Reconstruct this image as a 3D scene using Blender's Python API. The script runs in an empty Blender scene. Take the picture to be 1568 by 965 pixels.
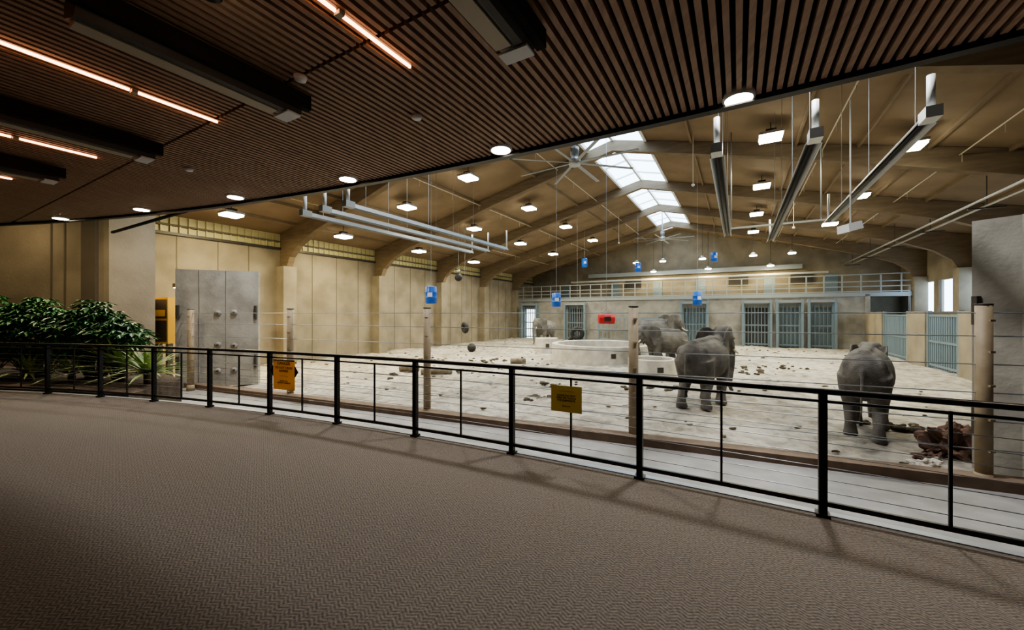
import bpy, math, random
from mathutils import Vector, Matrix, noise
random.seed(7)
S30=-math.radians(30)
EYE=1.74; FL=-1.6
C,Sn=math.cos(math.radians(30)),math.sin(math.radians(30))
def W(u,v,z=0): return Vector((Sn*u+C*v, C*u-Sn*v, z))
def uv_of(X,Y): return (Sn*X+C*Y, C*X-Sn*Y)
def R(X): return 4.9-0.52*X-0.016*X*X
def roofz(v): return 12.1-0.242*abs(v+6.5)

# ---------------- materials
def nt(m):
    m.use_nodes=True; return m.node_tree.nodes,m.node_tree.links
def mat(name,col,rough=.7,metal=0,col2=None,scale=3,bump=0,bscale=None,emit=None,estr=0,detail=6,lo=.35,hi=.65,stretch=None,bdist=.05):
    m=bpy.data.materials.new(name); n,l=nt(m); b=n['Principled BSDF']
    b.inputs['Base Color'].default_value=(*col,1); b.inputs['Roughness'].default_value=rough; b.inputs['Metallic'].default_value=metal
    if col2 or bump:
        tc=n.new('ShaderNodeTexCoord'); src=tc.outputs['Object']
        if stretch:
            mp=n.new('ShaderNodeMapping'); mp.inputs['Scale'].default_value=stretch; l.new(src,mp.inputs['Vector']); src=mp.outputs['Vector']
    if col2:
        nz=n.new('ShaderNodeTexNoise'); nz.inputs['Scale'].default_value=scale; nz.inputs['Detail'].default_value=detail; l.new(src,nz.inputs['Vector'])
        r=n.new('ShaderNodeValToRGB'); r.color_ramp.elements[0].position=lo; r.color_ramp.elements[1].position=hi
        r.color_ramp.elements[0].color=(*col,1); r.color_ramp.elements[1].color=(*col2,1)
        l.new(nz.outputs['Fac'],r.inputs['Fac']); l.new(r.outputs['Color'],b.inputs['Base Color'])
    if bump:
        nz2=n.new('ShaderNodeTexNoise'); nz2.inputs['Scale'].default_value=bscale or scale*4; nz2.inputs['Detail'].default_value=8; l.new(src,nz2.inputs['Vector'])
        bp=n.new('ShaderNodeBump'); bp.inputs['Strength'].default_value=bump; bp.inputs['Distance'].default_value=bdist
        l.new(nz2.outputs['Fac'],bp.inputs['Height']); l.new(bp.outputs['Normal'],b.inputs['Normal'])
    if emit:
        b.inputs['Emission Color'].default_value=(*emit,1); b.inputs['Emission Strength'].default_value=estr
    return m
M={}
M['conc']=mat('concrete_panel',(.205,.175,.130),.85,col2=(.29,.25,.188),scale=.7,bump=.15,bscale=12)
M['concg']=mat('concrete_grey',(.21,.20,.18),.85,col2=(.30,.285,.26),scale=1.2,bump=.2,bscale=14)
M['joint']=mat('panel_joint',(.12,.105,.08),.9)
M['conc_slab']=mat('concrete_slab_gate',(.22,.21,.19),.85,col2=(.32,.305,.275),scale=1.6,bump=.3,bscale=9)
M['tub']=mat('concrete_tub',(.46,.44,.40),.85,col2=(.62,.59,.54),scale=2,bump=.2)
M['moat']=mat('moat_concrete',(.25,.245,.24),.85,col2=(.34,.335,.33),scale=1.5,bump=.1)
M['curb']=mat('curb_brown',(.13,.09,.065),.8,col2=(.19,.135,.10),scale=3)
M['deck']=mat('roof_deck',(.175,.125,.077),.85,col2=(.225,.165,.105),scale=.6)
M['beam']=mat('timber_beam',(.15,.11,.07),.75,col2=(.20,.15,.095),scale=1,stretch=(1,1,6))
M['corr']=mat('corrugated_panel',(.55,.50,.28),.5)
M['blk']=mat('black_metal',(.010,.009,.009),.35,.3)
M['cable']=mat('steel_cable',(.35,.36,.37),.35,.9)
M['steel']=mat('galvanised_steel',(.30,.33,.35),.4,.4)
M['blues']=mat('blue_grey_steel',(.19,.25,.295),.5,.3)
M['alum']=mat('aluminium_reflector',(.50,.51,.51),.35,.6)
M['dkmetal']=mat('dark_metal',(.06,.055,.05),.5,.3)
M['white']=mat('white_enamel',(.70,.72,.73),.5)
M['tan']=mat('tan_painted_post',(.24,.185,.12),.6,col2=(.30,.24,.16),scale=4)
M['blue']=mat('blue_plastic',(.01,.13,.62),.4)
M['red']=mat('red_plastic',(.5,.02,.025),.4)
M['rubber']=mat('black_rubber',(.02,.02,.022),.7)
M['slat']=mat('wood_slat',(.30,.185,.12),.55,col2=(.40,.25,.165),scale=3,stretch=(8,.6,1))
M['void']=mat('black_void',(.010,.008,.007),.9)
M['dkwall']=mat('dark_wall',(.10,.08,.06),.85,col2=(.12,.10,.08),scale=1)
M['heatbox']=mat('heater_beige',(.5,.44,.33),.5)
M['led']=mat('led_strip',(1,.6,.4),.5,emit=(1,.42,.20),estr=8)
M['lamp']=mat('lamp_lens',(1,1,1),.5,emit=(1,.98,.80),estr=30)
M['dl']=mat('downlight_lens',(1,1,1),.5,emit=(1,.88,.68),estr=20)
M['soil']=mat('soil',(.05,.035,.025),.95,col2=(.10,.07,.05),scale=5,bump=.6)
M['debris']=mat('dung_straw',(.05,.04,.028),.95,col2=(.12,.095,.065),scale=6,bump=.5)
M['rock']=mat('rock_red_brown',(.07,.04,.03),.95,col2=(.17,.10,.075),scale=5,bump=1,bscale=9)
M['log']=mat('log_bark',(.14,.115,.085),.9,col2=(.25,.21,.165),scale=4,bump=.6)
M['tusk']=mat('ivory',(.65,.58,.45),.5)
M['eye']=mat('eye_dark',(.01,.008,.006),.2)
M['nail']=mat('toenail',(.20,.18,.15),.6)
M['orange']=mat('sign_orange',(1,.45,.03),.5)
M['gold']=mat('sign_gold',(.50,.38,.07),.5)
M['cab']=mat('cabinet_yellow',(.55,.33,.04),.5)
M['leaf']=mat('leaf_green',(.02,.10,.03),.45,col2=(.06,.20,.06),scale=3)
M['yucca']=mat('yucca_leaf',(.14,.26,.07),.5,col2=(.36,.43,.17),scale=2)
M['stem']=mat('stem_brown',(.12,.09,.05),.8)
M['winlit']=mat('window_daylight_pane',(.8,.85,.9),.4,emit=(.85,.95,1),estr=2.2)
M['darkdoor']=mat('door_dark',(.08,.08,.085),.7)  # plain dark door panel

def sandmat():
    m=bpy.data.materials.new('sand'); n,l=nt(m); b=n['Principled BSDF']; b.inputs['Roughness'].default_value=.95
    tc=n.new('ShaderNodeTexCoord')
    def ns(sc,de,ds=0):
        q=n.new('ShaderNodeTexNoise'); q.inputs['Scale'].default_value=sc; q.inputs['Detail'].default_value=de; q.inputs['Distortion'].default_value=ds; q.inputs['Roughness'].default_value=.62; l.new(tc.outputs['Object'],q.inputs['Vector']); return q.outputs['Fac']
    def ramp(f,p0,c0,p1,c1):
        r=n.new('ShaderNodeValToRGB'); e=r.color_ramp.elements; e[0].position=p0; e[1].position=p1; e[0].color=(*c0,1); e[1].color=(*c1,1); l.new(f,r.inputs['Fac']); return r.outputs['Color']
    a=ramp(ns(1.9,10,.7),.34,(.24,.222,.195),.57,(.485,.46,.415))
    c=ramp(ns(.28,6),.36,(.66,.645,.62),.60,(1.05,1.04,1.02))
    mx=n.new('ShaderNodeMix'); mx.data_type='RGBA'; mx.blend_type='MULTIPLY'; mx.inputs[0].default_value=1; l.new(a,mx.inputs[6]); l.new(c,mx.inputs[7]); l.new(mx.outputs[2],b.inputs['Base Color'])
    bp=n.new('ShaderNodeBump'); bp.inputs['Strength'].default_value=.9; bp.inputs['Distance'].default_value=.11; l.new(ns(3.0,9,.4),bp.inputs['Height']); l.new(bp.outputs['Normal'],b.inputs['Normal'])
    return m
M['sand']=sandmat()
# carpet
def carpet():
    m=bpy.data.materials.new('carpet'); n,l=nt(m); b=n['Principled BSDF']; b.inputs['Roughness'].default_value=.95
    tc=n.new('ShaderNodeTexCoord'); mp=n.new('ShaderNodeMapping'); mp.inputs['Rotation'].default_value=(0,0,math.radians(30)); l.new(tc.outputs['Object'],mp.inputs['Vector'])
    sp=n.new('ShaderNodeSeparateXYZ'); l.new(mp.outputs['Vector'],sp.inputs[0])
    def mth(op,a,bv=None):
        q=n.new('ShaderNodeMath'); q.operation=op
        for i,x in enumerate((a,bv)):
            if x is None: continue
            if isinstance(x,(int,float)): q.inputs[i].default_value=x
            else: l.new(x,q.inputs[i])
        return q.outputs[0]
    tri=mth('PINGPONG',sp.outputs['X'],.05)
    ph=mth('ADD',mth('MULTIPLY',tri,.6),sp.outputs['Y'])
    st=mth('SINE',mth('MULTIPLY',ph,2*math.pi/.026))
    nz=n.new('ShaderNodeTexNoise'); nz.inputs['Scale'].default_value=55; nz.inputs['Detail'].default_value=4; l.new(tc.outputs['Object'],nz.inputs['Vector'])
    f=mth('ADD',mth('MULTIPLY',st,.14),mth('MULTIPLY',nz.outputs['Fac'],1.0))
    r=n.new('ShaderNodeValToRGB'); e=r.color_ramp.elements; e[0].position=.2; e[1].position=.85
    e[0].color=(.055,.048,.044,1); e[1].color=(.215,.185,.158,1); l.new(f,r.inputs['Fac']); l.new(r.outputs['Color'],b.inputs['Base Color'])
    bp=n.new('ShaderNodeBump'); bp.inputs['Strength'].default_value=.5; bp.inputs['Distance'].default_value=.01; l.new(f,bp.inputs['Height']); l.new(bp.outputs['Normal'],b.inputs['Normal'])
    return m
M['carpet']=carpet()
def eleskin():
    m=bpy.data.materials.new('elephant_skin'); n,l=nt(m); b=n['Principled BSDF']; b.inputs['Roughness'].default_value=.85
    tc=n.new('ShaderNodeTexCoord')
    nz=n.new('ShaderNodeTexNoise'); nz.inputs['Scale'].default_value=2.2; nz.inputs['Detail'].default_value=8; l.new(tc.outputs['Object'],nz.inputs['Vector'])
    r=n.new('ShaderNodeValToRGB'); e=r.color_ramp.elements; e[0].position=.35;e[1].position=.7
    e[0].color=(.085,.08,.078,1); e[1].color=(.18,.168,.155,1); l.new(nz.outputs['Fac'],r.inputs['Fac']); l.new(r.outputs['Color'],b.inputs['Base Color'])
    mp=n.new('ShaderNodeMapping'); mp.inputs['Scale'].default_value=(7,7,12); l.new(tc.outputs['Object'],mp.inputs['Vector'])
    v=n.new('ShaderNodeTexVoronoi'); v.feature='DISTANCE_TO_EDGE'; v.inputs['Scale'].default_value=1.6; l.new(mp.outputs['Vector'],v.inputs['Vector'])
    bp=n.new('ShaderNodeBump'); bp.inputs['Strength'].default_value=.45; bp.inputs['Distance'].default_value=.03; l.new(v.outputs['Distance'],bp.inputs['Height']); l.new(bp.outputs['Normal'],b.inputs['Normal'])
    return m
M['ele']=eleskin()

# ---------------- mesh builder
class MB:
    def __init__(s): s.v=[]; s.f=[]; s.m=[]; s.sm=[]; s.mats=[]
    def mi(s,k):
        if k not in s.mats: s.mats.append(k)
        return s.mats.index(k)
    def add(s,vs,fs,k,smooth=False):
        o=len(s.v); i=s.mi(k); s.v+= [tuple(x) for x in vs]
        for f in fs: s.f.append([a+o for a in f]); s.m.append(i); s.sm.append(smooth)
    def box(s,x0,x1,y0,y1,z0,z1,k):
        vs=[(x,y,z) for z in (z0,z1) for y in (y0,y1) for x in (x0,x1)]
        s.add(vs,[(0,2,3,1),(4,5,7,6),(0,1,5,4),(2,6,7,3),(0,4,6,2),(1,3,7,5)],k)
    def beam(s,p0,p1,w,h,k,up=Vector((0,0,1))):
        p0,p1=Vector(p0),Vector(p1); d=(p1-p0).normalized()
        if abs(d.dot(up))>.99: up=Vector((0,1,0))
        a=d.cross(up).normalized(); b=a.cross(d).normalized()
        vs=[p+a*(i*w/2)+b*(j*h/2) for p in (p0,p1) for i,j in ((-1,-1),(1,-1),(1,1),(-1,1))]
        s.add(vs,[(0,3,2,1),(4,5,6,7),(0,1,5,4),(1,2,6,5),(2,3,7,6),(3,0,4,7)],k)
    def loft(s,pts,rad,k,seg=12,cap=True,up=None,smooth=True):
        pts=[Vector(p) for p in pts]; n=len(pts); vs=[]; fs=[]
        upv=Vector(up) if up else None
        prev=None
        for i,p in enumerate(pts):
            d=(pts[min(i+1,n-1)]-pts[max(i-1,0)]).normalized()
            if upv is not None: ref=upv
            else:
                ref=prev if prev is not None else (Vector((0,0,1)) if abs(d.z)<.9 else Vector((1,0,0)))
            a=ref-d*ref.dot(d)
            if a.length<1e-4: a=d.orthogonal()
            a.normalize(); b=d.cross(a)
            if upv is None: prev=a
            r=rad[i] if hasattr(rad,'__len__') else rad
            ra,rb=(r if hasattr(r,'__len__') else (r,r))
            for j in range(seg):
                t=2*math.pi*j/seg; vs.append(p+a*ra*math.cos(t)+b*rb*math.sin(t))
        for i in range(n-1):
            for j in range(seg):
                j2=(j+1)%seg; fs.append((i*seg+j,i*seg+j2,(i+1)*seg+j2,(i+1)*seg+j))
        if cap:
            fs.append(tuple(reversed(range(seg)))); fs.append(tuple(range((n-1)*seg,n*seg)))
        s.add(vs,fs,k,smooth)
    def cyl(s,p0,p1,r,k,seg=12,r2=None): s.loft([p0,p1],[r,r if r2 is None else r2],k,seg,smooth=seg>6)
    def prism(s,poly,a0,a1,k,axis='y'):
        n=len(poly)
        def mk(p,a):
            return (p[0],a,p[1]) if axis=='y' else ((a,p[0],p[1]) if axis=='x' else (p[0],p[1],a))
        vs=[mk(p,a0) for p in poly]+[mk(p,a1) for p in poly]
        fs=[tuple(range(n)),tuple(reversed(range(n,2*n)))]+[(i,(i+1)%n,(i+1)%n+n,i+n) for i in range(n)]
        s.add(vs,fs,k)
    def sphere(s,c,r,k,nu=14,nv=9,jit=0,smooth=True,jf=1.7):
        c=Vector(c); r=r if hasattr(r,'__len__') else (r,r,r); vs=[];fs=[]
        for i in range(nv+1):
            th=math.pi*i/nv
            for j in range(nu):
                ph=2*math.pi*j/nu; d=Vector((math.sin(th)*math.cos(ph),math.sin(th)*math.sin(ph),math.cos(th)))
                q=1+(jit*(noise.noise(d*jf+c*3.1)+.4*noise.noise(d*jf*3+c)) if jit else 0)
                vs.append(c+Vector((d.x*r[0],d.y*r[1],d.z*r[2]))*q)
        for i in range(nv):
            for j in range(nu): fs.append((i*nu+j,(i+1)*nu+j,(i+1)*nu+(j+1)%nu,i*nu+(j+1)%nu))
        s.add(vs,fs,k,smooth)
    def obj(s,name,parent=None,rot=0,loc=(0,0,0)):
        me=bpy.data.meshes.new(name); me.from_pydata(s.v,[],s.f)
        for k in s.mats: me.materials.append(M[k])
        me.polygons.foreach_set('material_index',s.m); me.polygons.foreach_set('use_smooth',s.sm); me.update()
        o=bpy.data.objects.new(name,me); bpy.context.scene.collection.objects.link(o)
        if parent: o.parent=parent
        o.rotation_euler=(0,0,rot); o.location=loc
        return o
def empty(name,loc=(0,0,0),rot=0):
    e=bpy.data.objects.new(name,None); bpy.context.scene.collection.objects.link(e); e.location=loc; e.rotation_euler=(0,0,rot); e.empty_display_size=.2; return e
def area(name,loc,power,size,col,parent=None,rot=(0,0,0),sy=None,spread=math.pi):
    L=bpy.data.lights.new(name,'AREA'); L.energy=power; L.size=size; L.color=col; L.spread=spread
    if sy: L.shape='RECTANGLE'; L.size_y=sy
    o=bpy.data.objects.new(name,L); bpy.context.scene.collection.objects.link(o); o.location=loc; o.rotation_euler=rot
    if parent: o.parent=parent
    return o

# ---------------- camera / world
cd=bpy.data.cameras.new('camera'); cam=bpy.data.objects.new('camera',cd); bpy.context.scene.collection.objects.link(cam)
cam.location=(0,0,EYE); cam.rotation_euler=(math.pi/2,0,0); cd.sensor_width=36; cd.lens=600/1568*36; cd.shift_y=-.0016; cd.clip_start=.05; cd.clip_end=300
bpy.context.scene.camera=cam
w=bpy.data.worlds.new('world'); bpy.context.scene.world=w; w.use_nodes=True
bg=w.node_tree.nodes['Background']; bg.inputs[0].default_value=(.62,.81,1,1); bg.inputs[1].default_value=5.0
vs=bpy.context.scene.view_settings; vs.view_transform='AgX'
try: vs.look='AgX - Medium High Contrast'
except: pass
vs.exposure=0.45

U0,U1,V0,V1=-8,53,-27,14
# ---------------- shell
curve=[(x*.5,R(x*.5)) for x in range(-52,29)]   # X -26..14
def edge_u(v):
    a,b=-8,16
    for _ in range(40):
        m=(a+b)/2; p=W(m,v)
        if p.y-R(p.x)>0: b=m
        else: a=m
    return a
# floor (carpet)
b=MB(); poly=[(x,y) for x,y in curve]+[tuple(W(U0,V1)[:2]),tuple(W(U0,V0)[:2])]
b.prism(poly,-.2,0,'carpet','z'); b.obj('floor')
b=MB(); P=[Vector((x,y+.04,0)) for x,y in curve]
for i in range(len(P)-1): b.beam(P[i]+Vector((0,.0,-.03)),P[i+1]+Vector((0,0,-.03)),.08,.075,'steel')
b.obj('trim_1')
# retaining wall below
b=MB()
for i in range(len(P)-1): b.beam(P[i]+Vector((0,-.1,-.9)),P[i+1]+Vector((0,-.1,-.9)),.2,1.5,'moat')
b.obj('wall_retaining')
# moat floor
b=MB(); poly=[(x,y-.1) for x,y in curve]+[(16,11.45-.43*16),(-24,11.45+.43*24)]
b.prism(poly,FL-.1,FL,'moat','z'); b.obj('floor_moat')
# curb
b=MB(); b.beam((-15.3,11.45+.43*15.3,FL+.06),(14,11.45-.43*14,FL+.06),.4,.3,'curb'); b.obj('trim_curb')
# sand
b=MB(); nx,ny=290,360; vsn=[]; fs=[]
def nz(p,f,o): return noise.noise(Vector((p.x*f,p.y*f,o)))
for j in range(ny+1):
    for i in range(nx+1):
        v=V0+.05+(V1-V0-.1)*i/nx; u=1+(52-1)*j/ny; p=W(u,v)
        z=FL+.09*nz(p,.35,0)+.07*nz(p,1.1,3)+.075*abs(nz(p,2.2,7))-.02+.03*nz(p,4.5,9)
        if p.y<11.45-.43*p.x: z=FL-.2
        vsn.append((v,u,z))
for j in range(ny):
    for i in range(nx): a=j*(nx+1)+i; fs.append((a,a+1,a+nx+2,a+nx+1))
b.add(vsn,fs,'sand',True); b.obj('floor_sand',rot=S30)
b=MB(); b.box(V0,V1,U0,U1,FL-.6,FL-.35,'moat'); b.obj('floor_foundation',rot=S30)

def gable(name,u0,u1,k):
    b=MB(); b.prism([(V0-.3,FL-.5),(V1+.3,FL-.5),(V1+.3,roofz(V1)),(-6.5,12.1),(V0-.3,roofz(V0))],u0,u1,k); return b.obj(name,rot=S30)
gable('wall_back',U1,U1+.3,'conc'); gable('wall_front',U0-.3,U0,'dkwall')
# left wall with panel joints
b=MB(); b.box(V0-.3,V0,U0,U1,FL-.5,6.1,'conc'); b.box(V0-.3,V0-.05,U0,U1,6.1,7.2,'corr')
u=U0
while u<U1:
    b.box(V0-.02,V0+.06,u,u+.07,6.12,7.1,'corr'); u+=.42
b.box(V0-.1,V0+.15,U0,U1,6.05,6.2,'dkmetal'); b.box(V0-.1,V0+.1,U0,U1,6.55,6.65,'joint')
for u in [9.5,11.5,13.2,17.5,19.5,21.5,25.4,27.4,29.4,33.4,35.4,37.3,41.2,43.2,45]:
    b.box(V0-.01,V0+.012,u,u+.05,FL,6.05,'joint')
b.obj('wall_left',rot=S30)
# right wall with windows
b=MB()
wins=[(28,33),(37,44.5),(45.5,51)]
b.box(V1,V1+.3,U0,U1,FL-.5,1.9,'conc'); b.box(V1,V1+.3,U0,U1,4.4,7.2,'conc')
last=U0
for a,c in wins:
    b.box(V1,V1+.3,last,a,1.9,4.4,'conc'); last=c
    for q in (a,(a+c)/2,c): b.box(V1+.05,V1+.15,q-.05,q+.05,1.9,4.4,'dkmetal')
b.box(V1,V1+.3,last,U1,1.9,4.4,'conc')
b.obj('wall_right',rot=S30)
# roof
SK0,SK1=16.5,50.5; VL,VR=-8.05,-4.6
b=MB(); t=.2
def deck(v0,v1,u0,u1): b.prism([(v0,roofz(v0)),(v1,roofz(v1)),(v1,roofz(v1)+t),(v0,roofz(v0)+t)],u0,u1,'deck')
deck(V0-.4,VL,U0-.4,U1+.4); deck(VR,V1+.4,U0-.4,U1+.4)
for a,c in ((U0-.4,SK0),(SK1,U1+.4)): deck(VL,-6.5,a,c); deck(-6.5,VR,a,c)
b.obj('ceiling_roof',rot=S30)
b=MB()
for v in (VL,VR,-6.5): b.box(v-.07,v+.07,SK0,SK1,roofz(v)-.10,roofz(v)+.14,'white')
u=SK0
while u<SK1+.1:
    for v0,v1 in ((VL,-6.5),(-6.5,VR)): b.beam((v0,u,roofz(v0)+.05),(v1,u,roofz(v1)+.05),.06,.1,'white')
    u+=2.6
b.obj('window_skylight',rot=S30)
# frames
FR=[-.5,7.4,15.4,23.4,31.4,39.2,47.0]
for fu in FR:
    b=MB()
    for sgn in (1,-1):
        def m_(v): return v if sgn==1 else -13-v
        def q(*pp): 
            b.prism([(m_(x),z) for x,z in pp],fu-.2,fu+.2,'beam')
        q((-27,4.7),(-26.3,4.7),(-25.9,5.5),(-27,roofz(-27)-.02))
        q((-27,roofz(-27)-.02),(-25.9,5.5),(-25.0,6.2),(-23.3,6.95),(-23.3,roofz(-23.3)-.02))
        q((-23.3,roofz(-23.3)-.02),(-23.3,6.95),(-15,roofz(-15)-.7),(-15,roofz(-15)-.02))
        q((-15,roofz(-15)-.02),(-15,roofz(-15)-.7),(-6.5,11.45),(-6.5,12.08))
        x0,x1=sorted((m_(-27),m_(-26.15))); b.box(x0,x1,fu-.45,fu+.45,FL-.1,4.9,'conc')
    b.obj('trim_roof_frame',rot=S30)
# purlins
b=MB()
for v in [-25,-22.8,-20.6,-16.2,-11.6,-2.2,2.4,4.7,7,9.3,11.6]:
    b.box(v-.05,v+.05,0,U1,roofz(v)-.16,roofz(v)-.0,'deck')
b.obj('trim_purlins',rot=S30)

# near-left wall block
b=MB()
b.prism([(-14.4,14.0),(-13.75,15.1),(-18,19.5),(-34,20),(-34,13.0),(-22,13.6)],FL-.3,6.1,'conc','z')
for x in (-20.5,-18.2,-16.35,-15.9): 
    y=13.6+(x+22)*(.4/7.6); b.box(x,x+.05,y-.02,y+.05,FL,6,'joint')
b.box(-15.25,-14.75,13.86,14.05,0,6,'dkwall')
b.obj('wall_near_left')

# ---------------- walkway ceiling
b=MB(); poly=[(x,y) for x,y in curve]+[tuple(W(U0,V1)[:2]),tuple(W(U0,V0)[:2])]
b.prism(poly,3.88,4.2,'void','z'); 
v=-25.5
while v<13.5:
    ue=edge_u(v)-.06
    if ue>-7.5:
        segs=[(-7.8,-1.6),(-1.57,1.95),(1.98,ue)]
        for a,c in segs:
            c=min(c,ue)
            if c-a>.05:
                p=[W(a,v-.021,0),W(a,v+.021,0),W(c,v+.021,0),W(c,v-.021,0)]
                b.prism([(q.x,q.y) for q in p],3.74,3.80,'slat','z')
    v+=.078
for uc in (-1.58,1.965,.3,3.6):
    b.beam(W(uc,-14,3.83),W(uc,9,3.83),.05,.05,'void')
b.obj('ceiling')
b=MB()
for i in range(len(curve)-1):
    b.beam((curve[i][0],curve[i][1],3.86),(curve[i+1][0],curve[i+1][1],3.86),.09,.32,'blk')
b.obj('trim_ceiling_edge')
# downlights
def downlight(x,y,pw):
    e=empty('recessed_downlight',(x,y,3.72))
    b=MB(); b.cyl((0,0,0),(0,0,.1),.135,'white',24); b.cyl((0,0,-.006),(0,0,.02),.115,'dl',24); b.obj('housing',e)
    L=bpy.data.lights.new('spot','SPOT'); L.energy=pw; L.color=(1,.84,.66); L.spot_size=1.9; L.spot_blend=1; L.shadow_soft_size=.1
    o=bpy.data.objects.new('spot',L); bpy.context.scene.collection.objects.link(o); o.parent=e; o.location=(0,0,-.03)
for x,y in [(-9.45,8.2),(-7.09,7.5),(-4.73,6.7),(-2.43,5.8),(-.135,4.76),(2.1,3.63)]: downlight(x,y,80)
downlight(4.3,2.4,110); downlight(6.3,1.1,60)  # extra downlights added out of view to brighten the walkway
def sign_fill(x,y,target,pw,cone):  # spots added only to brighten the rail signs, not fittings of the place
    e=empty('sign_fill_spot',(x,y,3.6)); d=(Vector(target)-Vector((x,y,3.6))).normalized()
    b=MB(); b.cyl((0,0,.0),(0,0,.14),.02,'blk',8); b.cyl(d*-.06,d*.08,.05,'blk',14); b.cyl(d*.078,d*.082,.04,'dl',14); b.obj('head',e)
    L=bpy.data.lights.new('spot','SPOT'); L.energy=pw; L.color=(1,.88,.7); L.spot_size=cone; L.spot_blend=.6; L.shadow_soft_size=.04
    o=bpy.data.objects.new('spot',L); bpy.context.scene.collection.objects.link(o); o.parent=e; o.location=d*.1; o.rotation_euler=d.to_track_quat('-Z','Y').to_euler()
sign_fill(-1.7,2.2,(-3.82,6.55,.71),170,.13); sign_fill(0.9,1.6,(.62,4.5,.76),50,.15)
# LED strips
for (x,y,ln) in [(-.82,3.16,5),(-3.06,4.07,5),(-5.3,5.0,5),(-7.4,5.8,5)]:
    e=empty('led_strip_light',(x,y,3.725),S30)
    b=MB(); b.box(-.008,.008,-.62,0,-.008,.012,'led'); b.box(-.008,.008,-ln,-.68,-.008,.012,'led')
    b.box(-.03,.03,-ln,0,.013,.03,'dkmetal'); b.box(-.03,.03,-.67,-.63,-.015,.03,'heatbox'); b.obj('strip',e)
# ceiling heaters
for (x,y) in [(.10,2.74),(-1.96,3.58),(-4.2,4.59),(-6.2,5.35),(2.1,1.7)]:
    e=empty('radiant_heater',(x,y,3.6),S30)
    b=MB()
    b.prism([(-.16,-.02),(.0,-.07),(.05,-.07),(.10,.08),(-.16,.08)],-1.4,-.0,'dkmetal')
    b.box(-.15,-.03,-1.38,-.16,-.072,-.03,'heatbox'); b.box(-.15,.07,-.13,-.01,-.085,-.07,'white')
    b.box(.06,.13,-1.5,.05,-.02,.11,'void')
    for yy in (-1.2,-.2): b.box(-.06,-.03,yy,yy+.03,.08,.14,'dkmetal')
    b.obj('body',e)
# detectors
for (x,y) in [(-1.786,3.306),(-.964,3.96),(-4.46,5.405)]:
    e=MB(); e.cyl((0,0,0),(0,0,.035),.045,'white',16,.055); e.obj('smoke_detector',loc=(x,y,3.705))

# ---------------- guard rail
def along(step):
    def march(dirn,n):
        out=[];x=2.67;acc=0
        while len(out)<n:
            dx=.01*dirn; acc+=math.hypot(.01,R(x+dx)-R(x)); x+=dx
            if acc>=step: out.append(x); acc=0
        return out
    L=march(-1,26); Rr=march(1,8)
    return list(reversed(L))+[2.67]+Rr
xs=along(.76)
i0=xs.index(2.67)
rail=empty('guard_railing')
b=MB(); cb=MB()
fine=[xs[0]+(xs[-1]-xs[0])*i/120 for i in range(121)]
def rp(x,z): return Vector((x,R(x)-.03,z))
b.loft([rp(x,1.07) for x in fine],.027,'blk',8)
b.loft([rp(x,.985) for x in fine],.014,'blk',6)
for i in range(120): b.beam(rp(fine[i],.11),rp(fine[i+1],.11),.03,.04,'blk')
for i,x in enumerate(xs):
    d=Vector((1,-.52-.032*x,0)).normalized()
    if (i-i0)%2==0:
        b.beam(rp(x,0)-d*.021,rp(x,1.05)-d*.021,.06,.018,'blk',up=d); b.beam(rp(x,0)+d*.021,rp(x,1.05)+d*.021,.06,.018,'blk',up=d)
        b.beam(rp(x,.0),rp(x,.03),.1,.1,'blk',up=d)
        b.beam(rp(x,.03),rp(x,1.05),.024,.03,'blk',up=d)
    else: b.beam(rp(x,.1),rp(x,1.0),.02,.02,'blk',up=d)
for k in range(7): cb.loft([rp(x,.21+.105*k) for x in fine],.0035,'cable',5)
b.obj('frame',rail); cb.obj('cables',rail)

def text(s,size,loc,parent,k,rotz,ext=.001):
    cu=bpy.data.curves.new('t','FONT'); cu.body=s; cu.size=size; cu.align_x='CENTER'; cu.align_y='CENTER'; cu.extrude=ext; cu.space_line=.95
    o=bpy.data.objects.new('t',cu); bpy.context.scene.collection.objects.link(o)
    dg=bpy.context.evaluated_depsgraph_get(); me=bpy.data.meshes.new_from_object(o.evaluated_get(dg)); bpy.data.objects.remove(o)
    me.materials.clear(); me.materials.append(M[k]); t=bpy.data.objects.new('lettering',me); bpy.context.scene.collection.objects.link(t)
    t.parent=parent; t.location=loc; t.rotation_euler=(math.pi/2,0,0); return t
def rail_sign(name,x,z,wd,ht,k,lines,tk,arrow=False):
    y=R(x)-.09; e=empty(name,(x,y,z),math.atan2(-.52-.032*x,1))
    b=MB(); b.box(-wd/2,wd/2,-.004,.004,-ht/2,ht/2,k)
    if arrow:
        b.prism([(wd/2,.16),(wd/2,-.04),(wd/2+.08,.06)],-.003,.003,'blk'); b.prism([(-wd/2,.16),(-wd/2,-.04),(-wd/2-.08,.06)],-.003,.003,'blk')
        b.box(-wd/2,wd/2,-.0055,-.004,ht/2-.02,ht/2,'blk')
    for xx in (-wd*.35,wd*.35): b.box(xx-.01,xx+.01,.004,.09,ht/2-.06,ht/2-.04,'blk')
    b.obj('panel',e)
    for s,sz,zz in lines: text(s,sz,(0,-.006,zz),e,tk,0)
rail_sign('warning_sign',-3.82,.71,.50,.50,'orange',[('DANGER',.075,.19),('DO NOT CROSS\nBARRIER',.055,.09),('________',.05,.0),('PELIGRO NO\nCRUZAR LA BARRERA',.032,-.12)],'blk',True)
rail_sign('notice_sign',.62,.76,.37,.30,'gold',[('____________',.03,.1),('PLEASE DO NOT\nFEED OR TOUCH\nTHE ELEPHANTS',.03,.01),('thank you',.025,-.08)],'blk')

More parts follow.
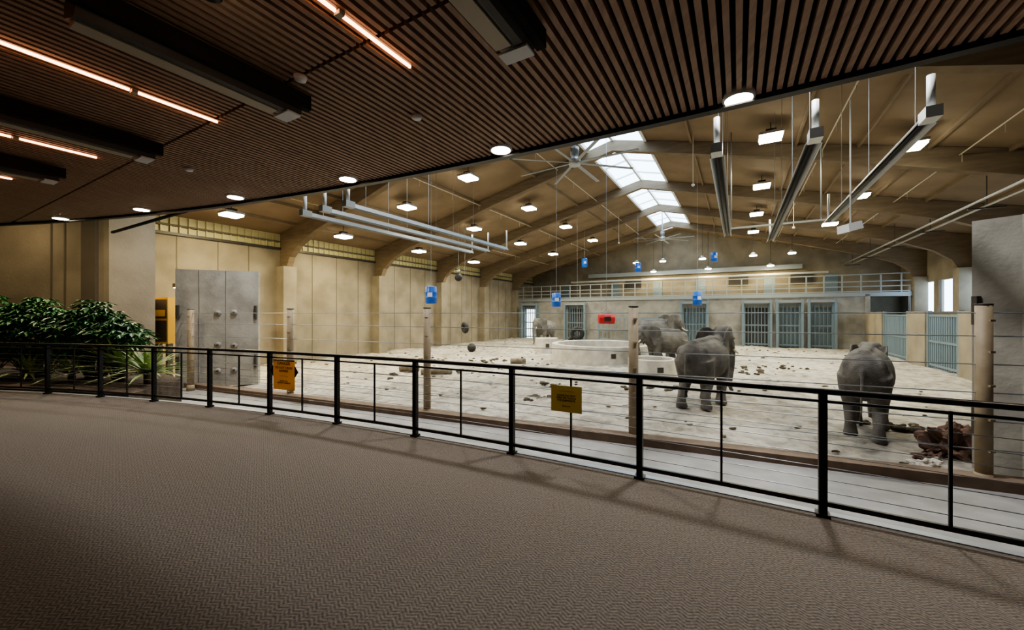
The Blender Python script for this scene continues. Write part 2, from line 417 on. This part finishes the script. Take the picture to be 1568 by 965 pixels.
# ---------------- cable fence
posts=[(9.15,7.6),(3.13,10.1),(-2.75,12.7),(-8.6,15.2),(-13.9,16.95)]
cf=empty('elephant_cable_fence'); b=MB()
for x,y in posts:
    b.cyl((x,y,FL-.05),(x,y,1.9),.12,'tan',20); b.cyl((x,y,1.9),(x,y,1.93),.125,'dkmetal',20); b.cyl((x,y,FL),(x,y,FL+.25),.16,'tan',20,.13)
    for z in (1.6,1.0,.35,-.3,-.9): b.box(x-.05,x+.05,y-.15,y-.11,z-.02,z+.02,'tan')
for z in (1.75,1.3,.75,.2,-.35,-.9):
    for i in range(4): b.cyl((*posts[i],z),(*posts[i+1],z),.011,'steel',6)
    b.cyl((*posts[0],z),(13.5,6,z),.011,'steel',6); b.cyl((*posts[4],z),(-15.5,18,z),.011,'steel',6)
b.obj('posts_and_cables',cf)

# concrete slab gates
def slab(p0,p1,th,z1,side):
    e=empty('concrete_slab_gate'); p0=Vector(p0);p1=Vector(p1); d=(p1-p0).normalized(); n=Vector((d.y,-d.x))
    if side<0: n=-n
    q=[p0,p1,p1-n*th,p0-n*th]; b=MB(); b.prism([tuple(a) for a in q],FL-.02,z1,'conc_slab','z')
    Lh=(p1-p0).length
    for a,z in ((.5,1.75),(.7,1.78),(.5,.3),(.7,.25),(.5,-.9),(.7,-.9)):
        c=p0+d*Lh*a; b.cyl((c.x,c.y,z),(c.x+n.x*.06,c.y+n.y*.06,z),.13,'concg',16); b.cyl((c.x,c.y,z),(c.x+n.x*.1,c.y+n.y*.1,z),.05,'dkmetal',10)
    for a in (.28,.6):
        c=p0+d*Lh*a+n*.01; b.beam((c.x,c.y,FL),(c.x,c.y,z1),.02,.03,'concg')
    for a in (.03,.97):
        for z in (2.0,-.3): c=p0+d*Lh*a; b.beam((c.x+n.x*.05,c.y+n.y*.05,z-.5),(c.x+n.x*.05,c.y+n.y*.05,z+.1),.1,.1,'dkmetal')
    b.obj('slab',e); return e
slab((-15.0,17.45),(-12.05,18.6),.4,3.72,1)
slab((9.8,8.35),(10.9,6.15),.4,3.7,1)
b=MB(); b.box(-.35,.35,-.2,.2,0,2.2,'cab'); b.box(-.3,.3,-.23,-.2,.1,1.1,'dkmetal'); b.box(-.3,.3,-.23,-.2,1.2,2.1,'dkmetal'); b.box(-.25,.25,-.25,-.23,1.3,1.6,'cab'); b.box(-.3,-.2,-.15,.15,-1.9,0,'dkmetal'); b.box(.2,.3,-.15,.15,-1.9,0,'dkmetal')
b.obj('control_cabinet',loc=(-16.6,18.7,.3))

# partition right + back lower wall + mezzanine
def bars(b,a0,a1,fx,z0,z1,k='blues',axis='v',step=.28,off=0):
    def pt(a,z): return (a,fx,z) if axis=='v' else (fx,a,z)
    n=max(2,int(round((a1-a0)/step)))
    for i in range(n+1):
        a=a0+(a1-a0)*i/n; b.cyl(pt(a,z0),pt(a,z1),.05,k,6)
    for z in (z0+.15,(z0+z1)/2,z1): b.beam(pt(a0,z),pt(a1,z),.12,.12,k)
    for a in (a0-.1,a1+.1): b.beam(pt(a,FL),pt(a,z1+.3),.2,.2,k)
b=MB()
segs=[(26.5,29.5),(33.8,36.8),(42.2,47.3)]
for a,c in segs: b.box(10,10.35,a,c,FL-.3,1.85,'conc')
b.box(10,10.35,46.9,53,FL-.3,3.5,'concg')
b.obj('wall_partition',rot=S30)
for a,c in ((29.8,33.5),(37.1,41.9)):
    b=MB(); bars(b,a,c,10.15,FL+.1,1.6,axis='u'); b.obj('steel_bar_gate',rot=S30)
b=MB(); doors=[(-25,-23.2),(-18.8,-16.6),(-5.2,-3),(.6,2.6),(3.5,5.1),(6.0,7.6)]
last=V0
for i,(a,c) in enumerate(doors):
    b.box(last,a,47,47.3,FL-.3,3.45,'concg'); b.box(a,c,47,47.3,2.3,3.45,'concg'); last=c
b.box(last,10.2,47,47.3,FL-.3,3.45,'concg')
b.box(V0,14,47,U1,3.4,3.6,'concg'); b.box(V0,14,46.9,47.0,3.3,3.65,'steel')
b.obj('wall_mezzanine',rot=S30)
for i,(a,c) in enumerate(doors):
    b=MB(); bars(b,a,c,46.75,FL+.1,2.6,axis='v',step=.3)
    if i>0: b.box(a,c,47.32,47.4,FL,2.3,'darkdoor' if i in (1,3) else 'blues')
    else: b.box(a,c,47.32,47.4,FL,2.3,'winlit')
    b.beam((a-.3,46.5,2.9),(c+.3,46.5,2.9),.7,.25,'steel'); 
    for vv in (a-.2,c+.2): b.beam((vv,46.2,FL),(vv,46.2,3.1),.2,.2,'blues')
    b.obj('door_%d'%(i+1),rot=S30)
b=MB(); bars(b,-14.5,-8,46,FL+.1,1.2,step=.5,axis='v'); b.obj('steel_bar_fence',rot=S30)
b=MB(); v=V0+.3
while v<13.8:
    b.beam((v,47.05,3.6),(v,47.05,5.3),.1,.1,'steel'); v+=1.35
for z in (3.75,4.2,4.65,5.3): b.beam((V0+.2,47.05,z),(13.8,47.05,z),.07,.09,'steel')
b.obj('mezzanine_railing',rot=S30)
b=MB()
for v in (-22,-15,-9.5,-4.5,2.5,8): b.box(v,v+1.1,52.85,53,3.6,5.9,'blues')
b.box(-18,6,52.3,52.9,6.6,7.1,'steel'); b.box(-20,8,50.9,51.2,5.9,6.1,'alum')
for v in (-13,-1,5): b.box(v,v+2,52.8,53,5,6.3,'dkmetal')
b.obj('mezzanine_equipment',rot=S30)

# ---------------- high bay lights
WARM=(1,.93,.70); PW=.72
def bay(u,v,dz=.65,pw=420,col=WARM,spread=2.5):
    z=roofz(v)-dz; e=empty('high_bay_light',W(u,v,z),S30)
    b=MB(); b.box(-.46,.46,-.46,.46,0,.12,'alum'); b.box(-.42,.42,-.42,.42,-.10,0,'lamp'); b.box(-.2,.2,-.2,.2,.12,.3,'dkmetal'); b.cyl((0,0,.3),(0,0,dz-.02),.02,'dkmetal',6)
    b.obj('fixture',e); area('lamp',(0,0,-.12),pw*PW,.8,col,e,spread=spread)
for u in (18.6,26.3,33.6,41.3): bay(u,-13.7); 
for u in (18.4,25.8,33.5,41.3): bay(u,-18.4)
for u in (10.7,17.6): bay(u,-23.6,.9,500,(1,.84,.42),3.14)
for u in (20.8,28.5,36.3,44): bay(u,1.25)
for u in (21.4,29,37): bay(u,5.9,.7,330)
bay(25,-23.6,.9,240,(1,.88,.55),3.14); bay(33,-23.6,.9,180,(1,.88,.55),3.14)
for v in (-17,-8.5,0.5): bay(9.5,v,.9,520,(.95,.95,.95))  # added bays, unseen behind the ceiling edge, to light slab gate and walkway
for v in (-10.2,-7.3,-3.3,1.3,4.5): 
    z=7.6; e=empty('mezzanine_lamp',W(46.3,v,z),S30); b=MB(); b.cyl((0,0,0),(0,0,.3),.35,'alum',16,.12); b.cyl((0,0,-.1),(0,0,0),.32,'lamp',16); b.cyl((0,0,.3),(0,0,roofz(v)-z-.02),.02,'dkmetal',6); b.obj('fixture',e)
    area('lamp',(0,0,-.12),170,.5,(1,.84,.42),e)
for v in (-9,-3,3):
    e=empty('mezzanine_lamp',W(50.3,v,6.9),S30); b=MB(); b.cyl((0,0,0),(0,0,.3),.35,'alum',16,.12); b.cyl((0,0,-.1),(0,0,0),.32,'lamp',16); b.cyl((0,0,.3),(0,0,roofz(v)-6.92),.02,'dkmetal',6); b.obj('fixture',e)
    area('lamp',(0,0,-.12),260,.5,(1,.8,.36),e)
def walllamp(loc,pw,col,name='wall_lamp'):
    e=empty(name,loc); b=MB(); b.box(-.15,.15,-.1,.1,0,.2,'dkmetal'); b.box(-.12,.12,-.08,.08,-.02,0,'lamp'); b.obj('fixture',e)
    area('lamp',(0,0,-.04),pw,.3,col,e)
walllamp((-16.4,19.2,3.0),200,(1,.58,.16))
walllamp((-12.3,11.2,5.6),170,(1,.80,.50),'planter_fill_light'); walllamp((-17,12.2,5.6),35,(1,.75,.42),'planter_fill_light')  # the planter pair is added, out of view, to light near-left wall and plants

# ---------------- hung tube heaters
def tube_heater(v,u0,u1,z,w=.15,k='alum'):
    e=empty('tube_heater',(0,0,0),S30); b=MB()
    b.prism([(v-w,z-.08),(v-w*.35,z+.07),(v+w*.35,z+.07),(v+w,z-.08),(v+w-.015,z-.09),(v+w*.3,z+.045),(v-w*.3,z+.045),(v-w+.015,z-.09)],u0,u1,k)
    b.box(v-w*.32,v+w*.32,u0,u1,z+.02,z+.044,'dkmetal')
    b.cyl((v,u0,z-.01),(v,u1,z-.01),.04,'dkmetal',10)
    b.box(v-.11,v+.11,u0-.35,u0,z-.09,z+.11,k); b.cyl((v,u0-.2,z+.11),(v,u0-.2,z+.7),.06,'white',12)
    u=u0+.5
    while u<u1:
        b.cyl((v,u,z+.07),(v,u,roofz(v)-.01),.009,'steel',5); u+=3.1
    b.cyl((v,u1,z),(v,u1,z+1.0),.04,'white',10)
    b.obj('reflector_and_tube',e)
for v in (-13.2,-12.1,-10.9): tube_heater(v,8.5,18.3,5.25,.12,'steel')
for v,a,c in ((-.4,9.7,20),(1.32,9.9,22.5),(2.95,9.9,18.8)): tube_heater(v,a,c,5.25)
b=MB()
for v,z in ((9.3,6.75),(9.7,6.6),(10.1,6.8)): b.cyl((v,6,z),(v,52,z),.055,'alum',8)
for u in range(8,52,6): b.beam((9.1,u,6.5),(10.3,u,6.5),.06,.06,'dkmetal'); b.cyl((9.7,u,6.5),(9.7,u,roofz(9.7)-.01),.02,'dkmetal',6)
b.obj('overhead_pipes',rot=S30)
b=MB()
for v in (-21.5,-16,-10,3.4,7.9):
    b.cyl((v,9,roofz(v)-.35),(v,51,roofz(v)-.35),.025,'heatbox',6)
    for u in range(11,50,3): b.cyl((v,u,roofz(v)-.35),(v,u,roofz(v)-.7),.01,'heatbox',5)
b.obj('sprinkler_pipes',rot=S30)
b=MB()
for u,v in ((22,-2),(30,3),(38,-10)):
    b.cyl((v,u,roofz(v)-2.6),(v,u,roofz(v)-.01),.02,'heatbox',6); b.sphere((v,u,roofz(v)-2.7),.08,'white',8,6)
b.beam((-.6,22,5.9),(3.4,22,5.9),.08,.08,'steel'); 
for v in (-.3,3.2): b.cyl((v,22,5.9),(v,22,roofz(v)-.01),.03,'steel',8)
b.obj('hanging_conduits',rot=S30)
# fans
for u,z in ((17,8.64),(41,9.1)):
    v=-6.5; e=empty('ceiling_fan',W(u,v,z),.2); b=MB()
    b.cyl((0,0,-.12),(0,0,.2),.26,'alum',20); b.cyl((0,0,.2),(0,0,12-z-.1),.06,'white',10); b.cyl((0,0,.35),(0,0,.7),.2,'steel',12)
    for k in range(8):
        a=k*math.pi/4; d=Vector((math.cos(a),math.sin(a),0)); b.beam(d*.25,d*2.9+Vector((0,0,-.04)),.15,.02,'steel',up=Vector((-.15*d.y,.15*d.x,1)))
    b.obj('rotor_and_motor',e)
b=MB(); b.cyl((0,0,.1),(0,.0,3.6),.02,'white',8); b.prism([(-.2,-.16),(.2,-.05),(.14,.16),(-.22,.06)],-.2,.2,'white'); b.obj('floodlight',loc=(9.5,11,4.15))
e=empty('wall_bracket_camera',W(6.6,3.4,0),S30); b=MB(); b.box(-.12,.12,-.12,.12,5.2,5.4,'white'); b.cyl((0,0,5.3),(.9,.1,5.25),.025,'white',8); b.sphere((.9,.1,5.2),.08,'white',10,8); b.cyl((.85,.1,5.25),(.85,.1,6.1),.01,'white',5); b.obj('bracket',e)

# ---------------- drums
def hang_rope(b,loc):
    u,v=uv_of(loc[0],loc[1]); b.cyl((0,0,.4),(0,0,roofz(v)-loc[2]-.05),.012,'steel',5)
def drum(loc,k='blue',name='hanging_blue_barrel',horiz=False):
    e=empty(name,loc); b=MB(); prof=[(-.44,.24),(-.42,.28),(-.16,.285),(-.14,.3),(-.12,.285),(.12,.285),(.14,.3),(.16,.285),(.42,.28),(.44,.24)]
    if horiz: b.loft([(z,0,0) for z,r in prof],[r for z,r in prof],k,20)
    else: b.loft([(0,0,z) for z,r in prof],[r for z,r in prof],k,20)
    b.box(-.12,.12,-.305,-.27,-.1,.12,'white') if not horiz else b.box(-.18,.18,-.31,-.25,-.12,.12,'rubber')
    if horiz:
        for x in (-.35,.35): b.cyl((x,0,.25),(0,0,.7),.012,'steel',5)
    hang_rope(b,loc); b.obj('barrel',e)
drum((-4.13,20,2.67)); drum((2.83,25,2.6)); drum((12.3,26,2.74)); drum((19.6,38,7.2)); drum((12.2,38,6.2)); drum((7.4,40,6.9))
drum((5.3,22,1.43),'red','hanging_red_barrel',True)
def torus(b,c,R0,r,k,tilt=(0,0,1)):
    n=Vector(tilt).normalized(); a=n.orthogonal().normalized(); q=n.cross(a); pts=[Vector(c)+a*R0*math.cos(t*math.pi/12)+q*R0*math.sin(t*math.pi/12) for t in range(25)]
    b.loft(pts,r,k,10)
def hung(name,loc,fn):
    e=empty(name,loc); b=MB(); fn(b); hang_rope(b,loc); b.obj('body',e)
hung('hanging_tire',(-3.6,30,.65),lambda b:(torus(b,(0,0,0),.30,.16,'rubber',(1,.7,.1))))
hung('hanging_tire',(5.5,33.0,.05),lambda b:(torus(b,(0,0,0),.42,.19,'rubber',(.3,1,.1)),torus(b,(-.2,.1,-.75),.42,.19,'rubber',(.6,1,.1))))
hung('hanging_ball',(-4.1,30,4.5),lambda b:(b.sphere((0,0,0),.3,'rubber'),b.sphere((0,0,.45),.15,'steel')))
b=MB(); b.sphere((0,0,.36),.38,'rubber'); b.obj('play_ball',loc=(-3.5,34,FL))

# ---------------- concrete tubs
def tub(loc,r,h,th=.3,arc=(0,2*math.pi)):
    b=MB(); n=48; vs_=[];fs=[]
    for i in range(n):
        a=2*math.pi*i/n; c,s=math.cos(a),math.sin(a)
        for rr,z in ((r,-.1),(r,h-.04),(r-.04,h),(r-th+.04,h),(r-th,h-.04),(r-th,-.1)): vs_.append((rr*c,rr*s,z))
    for i in range(n):
        j=(i+1)%n
        for k in range(5): fs.append((i*6+k,j*6+k,j*6+k+1,i*6+k+1))
    b.add(vs_,fs,'tub',False)
    b.cyl((0,0,0),(0,0,h*.55),r-th,'moat',48)
    b.box(-.15,.15,-r-.03,-r+.1,h*.4,h*.65,'dkmetal')
    return b.obj('concrete_water_trough',loc=(*loc,FL))
tub((6.4,28.2),3.5,1.2,.4); tub((7.35,20.6),1.2,1.0,.2); tub((2.95,33.5),.95,1.25,.2)

# ---------------- elephants
def elephant(loc,heading,sc=1.0,headup=0.0,feet=(0,0,0,0),trunk='down',earopen=.45,turn=0.0,tail=0.0,wy=1.0):
    e=empty('elephant',(loc[0],loc[1],FL+.01),math.atan2(heading[1],heading[0])); e.scale=(sc,sc*wy,sc)
    b=MB()
    sp=[(-1.42,1.66,.12,.16),(-1.37,1.68,.34,.38),(-1.22,1.69,.52,.54),(-.95,1.70,.61,.64),(-.5,1.65,.69,.70),(0,1.63,.73,.75),(.45,1.67,.71,.74),(.8,1.77,.60,.66),(1.05,1.88,.44,.54),(1.3,1.98+headup*.5,.34,.45),(1.5,2.05+headup,.3,.4)]
    b.loft([(x,0,z) for x,z,_,_ in sp],[(rz,ry) for _,_,ry,rz in sp],'ele',24,up=(0,0,1))
    b.loft([(-1.3,0,2.08),(-.95,0,2.30),(-.4,0,2.34),(.1,0,2.36),(.6,0,2.41),(1.1,0,2.3)],[(.06,.08),(.1,.16),(.1,.18),(.1,.18),(.1,.18),(.08,.15)],'ele',10,up=(0,0,1))
    for s in (1,-1): b.sphere((-1.0,s*.34,1.95),(.3,.22,.25),'ele')
    ct,stn=math.cos(turn),math.sin(turn); hz=headup
    def H(x,y,z):
        dx=x-1.3; return Vector((1.3+dx*ct-y*stn, dx*stn+y*ct, z+hz))
    hb=MB()
    hb.sphere((1.62,0,2.25),(.42,.36,.44),'ele',18,12); hb.sphere((1.6,.15,2.5),(.26,.2,.2),'ele'); hb.sphere((1.6,-.15,2.5),(.26,.2,.2),'ele')
    hb.sphere((1.78,0,2.02),(.3,.27,.36),'ele'); 
    for s in (1,-1): hb.sphere((1.72,s*.22,2.2),(.2,.14,.2),'ele'); 
    if trunk=='down': tp=[(1.8,2.15,.27),(2.0,1.95,.235),(2.12,1.65,.19),(2.16,1.3,.16),(2.15,.95,.135),(2.1,.6,.11),(2.08,.35,.09),(2.16,.14,.075),(2.3,.09,.06)]
    elif trunk=='curl': tp=[(1.8,2.15,.27),(2.0,1.95,.235),(2.1,1.65,.19),(2.05,1.3,.16),(1.95,.95,.135),(1.85,.65,.11),(1.85,.42,.09),(1.98,.3,.08),(2.1,.38,.065)]
    hb.loft([(x,0,z) for x,z,_ in tp],[r for _,_,r in tp],'ele',14)
    hb.loft([(1.55,0,1.85),(1.75,0,1.72),(1.92,0,1.62),(1.98,0,1.58)],[.22,.17,.09,.04],'ele',12)
    for s in (1,-1):
        hb.loft([(1.8,s*.17,1.98),(1.98,s*.2,1.78)],[.1,.085],'ele',10)
        o=Vector((1.42,s*.3,2.32)); back=Vector((-math.cos(earopen),s*math.sin(earopen),0)); nrm=back.cross(Vector((0,0,1)))
        out=[(-.05,.16),(.15,.32),(.42,.32),(.68,.16),(.78,-.1),(.72,-.42),(.55,-.72),(.36,-.92),(.24,-.86),(.12,-.55),(-.02,-.22)]
        n=len(out); vv=[]
        for sg in (-1,1):
            for a,z in out: 
                bulge=.10*math.sin(a*4)
                vv.append(o+back*a+Vector((0,0,z))+nrm*(sg*.035+bulge*s))
            vv.append(o+back*.35+Vector((0,0,-.2))+nrm*(sg*.045+.07*s))
        fs=[]
        for i in range(n):
            j=(i+1)%n; fs+= [(i,j,n),(j+n+1,i+n+1,2*n+1),(i,i+n+1,j+n+1,j)]
        if s<0: fs=[tuple(reversed(f)) for f in fs]
        hb.add(vv,fs,'ele',True)
    hb.v=[tuple(H(*p)) for p in hb.v]
    b.add(hb.v,hb.f,'ele',True)
    for i,(s,dx) in enumerate(zip((1,-1,1,-1),feet)):
        if i<2:
            y=s*.37; x=.78; path=[(x-.02,y*.75,1.75,.34),(x,y*.9,1.35,.27),(x+dx*.35,y,1.0,.21),(x+dx*.6,y,.72,.18),(x+dx*.62,y,.6,.185),(x+dx*.85,y,.35,.16),(x+dx,y,.16,.19),(x+dx+.02,y,.05,.22),(x+dx+.02,y,0,.21)]
        else:
            y=s*.36; x=-.92; path=[(x+.05,y*.8,1.7,.42),(x+.1,y*.92,1.4,.35),(x+.2+dx*.3,y,1.08,.27),(x+.2+dx*.45,y,.85,.215),(x+.04+dx*.65,y,.55,.17),(x-.02+dx*.85,y,.38,.15),(x+dx,y,.17,.18),(x+dx+.03,y,.05,.21),(x+dx+.03,y,0,.20)]
        b.loft([(a,c,z) for a,c,z,_ in path],[(r*(1.18 if (k<3 and i>1) else 1.0),r) for k,(_,_,_,r) in enumerate(path)],'ele',16,up=(1,0,0))
    b.loft([(-1.33,0,1.98),(-1.47,0,1.85),(-1.56,tail*.3,1.5),(-1.58,tail*.7,1.1),(-1.55,tail,.75)],[.09,.07,.052,.042,.034],'ele',8)
    o=b.obj('tmp'); rm=o.modifiers.new('r','REMESH'); rm.mode='VOXEL'; rm.voxel_size=.032; rm.use_smooth_shade=True
    sm=o.modifiers.new('s','SMOOTH'); sm.factor=.5; sm.iterations=5
    dg=bpy.context.evaluated_depsgraph_get(); me=bpy.data.meshes.new_from_object(o.evaluated_get(dg)); bpy.data.objects.remove(o)
    me.materials.clear(); me.materials.append(M['ele'])
    for p in me.polygons: p.use_smooth=True
    ob=bpy.data.objects.new('body',me); bpy.context.scene.collection.objects.link(ob); ob.parent=e
    d=MB()
    for s in (1,-1):
        d.loft([H(1.9,s*.19,1.85),H(2.08,s*.23,1.68),H(2.26,s*.23,1.6),H(2.4,s*.2,1.62)],[.05,.045,.033,.01],'tusk',10)
        d.sphere(H(1.88,s*.3,2.2),.035,'eye',10,8)
    for k in range(18):
        a=random.uniform(-.05,.05); d.loft([(-1.55,tail,.8),(-1.55+a,tail+random.uniform(-.06,.06),.48)],[.02,.005],'eye',4)
    for i,(s,dx) in enumerate(zip((1,-1,1,-1),feet)):
        xx=(.8 if i<2 else -.89)+dx; yy=s*(.37 if i<2 else .36)
        for t in (-.8,-.4,0,.4,.8): d.sphere((xx+.17*math.cos(t),yy+.17*math.sin(t),.05),(.04,.05,.05),'nail',8,6)
    d.obj('tusks_eyes_toenails',e)
    return e
h1=math.radians(48)
elephant((7.05,14.35),(math.sin(h1),math.cos(h1)),1.0,.16,(.15,-.2,-.2,.2),'down',.4,-.2,.0,.95)
h3=math.radians(45)
elephant((9.95,11.0),(math.sin(h3),math.cos(h3)),.99,-.22,(.1,-.05,.25,-.15),'down',.22,0,.03,.82)
elephant((9.45,24.1),(-1,-.22),.98,0,(.15,-.1,-.1,.12),'curl',.4,.15)
elephant((10.6,29.4),(1,.35),1.18,.12,(0,.1,-.1,.1),'down',.6,-.3)
elephant((3.7,43),(-.8,-1),1.05,0,(0,0,.1,-.1),'down',.6)

# ---------------- rocks, logs, debris
def rock(loc,r,k='rock',name='boulder',jf=1.7):
    b=MB(); b.sphere((0,0,r[2]*.5),r,k,40,24,.8,False,jf); return b.obj(name,loc=(loc[0],loc[1],FL))
rock((10.15,9.05),(.5,.36,.45),jf=2.4); rock((9.45,8.95),(.2,.16,.1)); rock((8.9,8.4),(.28,.18,.14),'tub'); rock((8.5,8.3),(.16,.12,.1),'tub')
b=MB()
b.loft([(-.55,0,.2),(0,.02,.22),(.55,0,.2)],[.2,.22,.2],'log',14); b.obj('log',loc=(-5.9,22.5,FL))
b=MB(); b.loft([(-.8,0,.15),(0,.1,.18),(.9,0,.12)],[.16,.17,.12],'log',14); b.loft([(-.3,.4,.15),(.6,.6,.15)],[.14,.12],'log',12); b.obj('log',loc=(-4.2,21.5,FL))
b=MB(); b.loft([(-.5,0,.18),(.5,.1,.18)],[.18,.17],'log',14); b.obj('log',loc=(.4,26,FL))
b=MB()
for _ in range(420):
    v=random.uniform(-25,8.8); u=random.uniform(9,45)
    p=W(u,v); 
    if p.y<11.45-.43*p.x+.7: continue
    if any((p.x-a)**2+(p.y-c)**2<q*q for a,c,q in ((6.4,28.2,3.9),(7.35,20.6,1.5),(2.95,33.5,1.2),(7,14.3,1.6),(9.9,11,1.5))): continue
    r=random.uniform(.025,.075)*(1 if random.random()<.92 else 1.9)
    b.sphere((p.x,p.y,FL+.03),(r*1.6,r,r*.5),random.choice(['debris','debris','tub','log']),8,5,.8)
for cx,cy,nn,sp_ in ((11.3,11.2,14,.25),(7.6,17.4,10,.5),(-3.9,22.5,16,.9),(13.5,22,12,.8),(16,24,8,.8),(2,18,8,.5),(-1,28,14,1),(.9,15.2,7,.3),(-6,28,10,1),(5.5,17.5,7,.4)):
    for _ in range(nn):
        r=random.uniform(.05,.14); b.sphere((cx+random.gauss(0,sp_*1.3),cy+random.gauss(0,sp_),FL+.05),(r*1.4,r,r*.6),'debris',8,5,.8)
b.obj('dung_and_hay_scraps')

# ---------------- planter & plants
b=MB(); b.prism([(-8.0,R(-8)+.14),(-8.6,10.2),(-13.8,13.85),(-22,13.5),(-24,R(-24)+.14)]+[(x,R(x)+.14) for x in range(-22,-8,2)],FL,.04,'soil','z'); b.obj('floor_planter')
def shrub(loc,rx,ry,z0,z1,n):
    e=empty('shrub',(loc[0],loc[1],.05)); b=MB()
    tips=[]
    for k in range(n):
        th=random.uniform(0,2*math.pi); rr=random.random()**.5; zz=random.random()
        env=math.sin(math.pi*min(1,.12+.8*zz))**.6
        x,y=rx*rr*env*math.cos(th),ry*rr*env*math.sin(th); z=z0+(z1-z0)*zz*(1-.3*rr*rr)
        tips.append((x,y,z))
        for q in range(7):
            a=q*2*math.pi/7+random.uniform(-.2,.2); ln=random.uniform(.14,.24); wd=ln*.2; d=Vector((math.cos(a),math.sin(a),random.uniform(-.6,.15))); sd=Vector((-math.sin(a),math.cos(a),0))*wd; c=Vector((x,y,z))
            b.add([c,c+d*ln*.45+sd+Vector((0,0,.015)),c+d*ln+Vector((0,0,-.03)),c+d*ln*.45-sd+Vector((0,0,.015))],[(0,1,2,3)],'leaf')
    for t in tips[::9]:
        base=(t[0]*.25,t[1]*.25,0); b.loft([base,(t[0]*.6,t[1]*.6,t[2]*.55),t],[.02,.014,.006],'stem',5)
    b.obj('foliage',e)
shrub((-12.9,10.6),1.5,.8,.5,2.2,420); shrub((-11.0,10.3),1.15,.75,.55,2.1,380); shrub((-14.8,11),1.3,.8,.4,2.4,260); shrub((-10.0,9.95),.8,.5,.75,1.65,170)
def yucca(loc,s,n=46):
    e=empty('yucca',(loc[0],loc[1],.05)); b=MB(); b.cyl((0,0,0),(0,0,.25*s),.07,'stem',10)
    for k in range(n):
        a=k*2.39996; el=random.uniform(.15,1.35); ln=s*random.uniform(.6,.8); d=Vector((math.cos(a),math.sin(a),0)); sd=Vector((-d.y,d.x,0)); c=Vector((0,0,.2*s))
        vs_=[]
        for i in range(6):
            t=i/5; r=ln*t*math.cos(el)*(1+.15*t); z=ln*t*math.sin(el)-.35*ln*t*t*math.cos(el); wd=.045*s*(1-t)**.6*(1 if i else .7)+.001
            p=c+d*r+Vector((0,0,max(z,-.15*s))); vs_+=[p-sd*wd,p-Vector((0,0,.012)),p+sd*wd]
        b.add(vs_,[f for i in range(5) for f in ((i*3,i*3+1,i*3+4,i*3+3),(i*3+1,i*3+2,i*3+5,i*3+4))],'yucca',True)
    b.obj('rosette',e)
yucca((-9.7,9.75),1.45,54); yucca((-8.75,9.4),1.25,54); yucca((-10.9,9.7),.95); yucca((-12.2,9.9),.9)
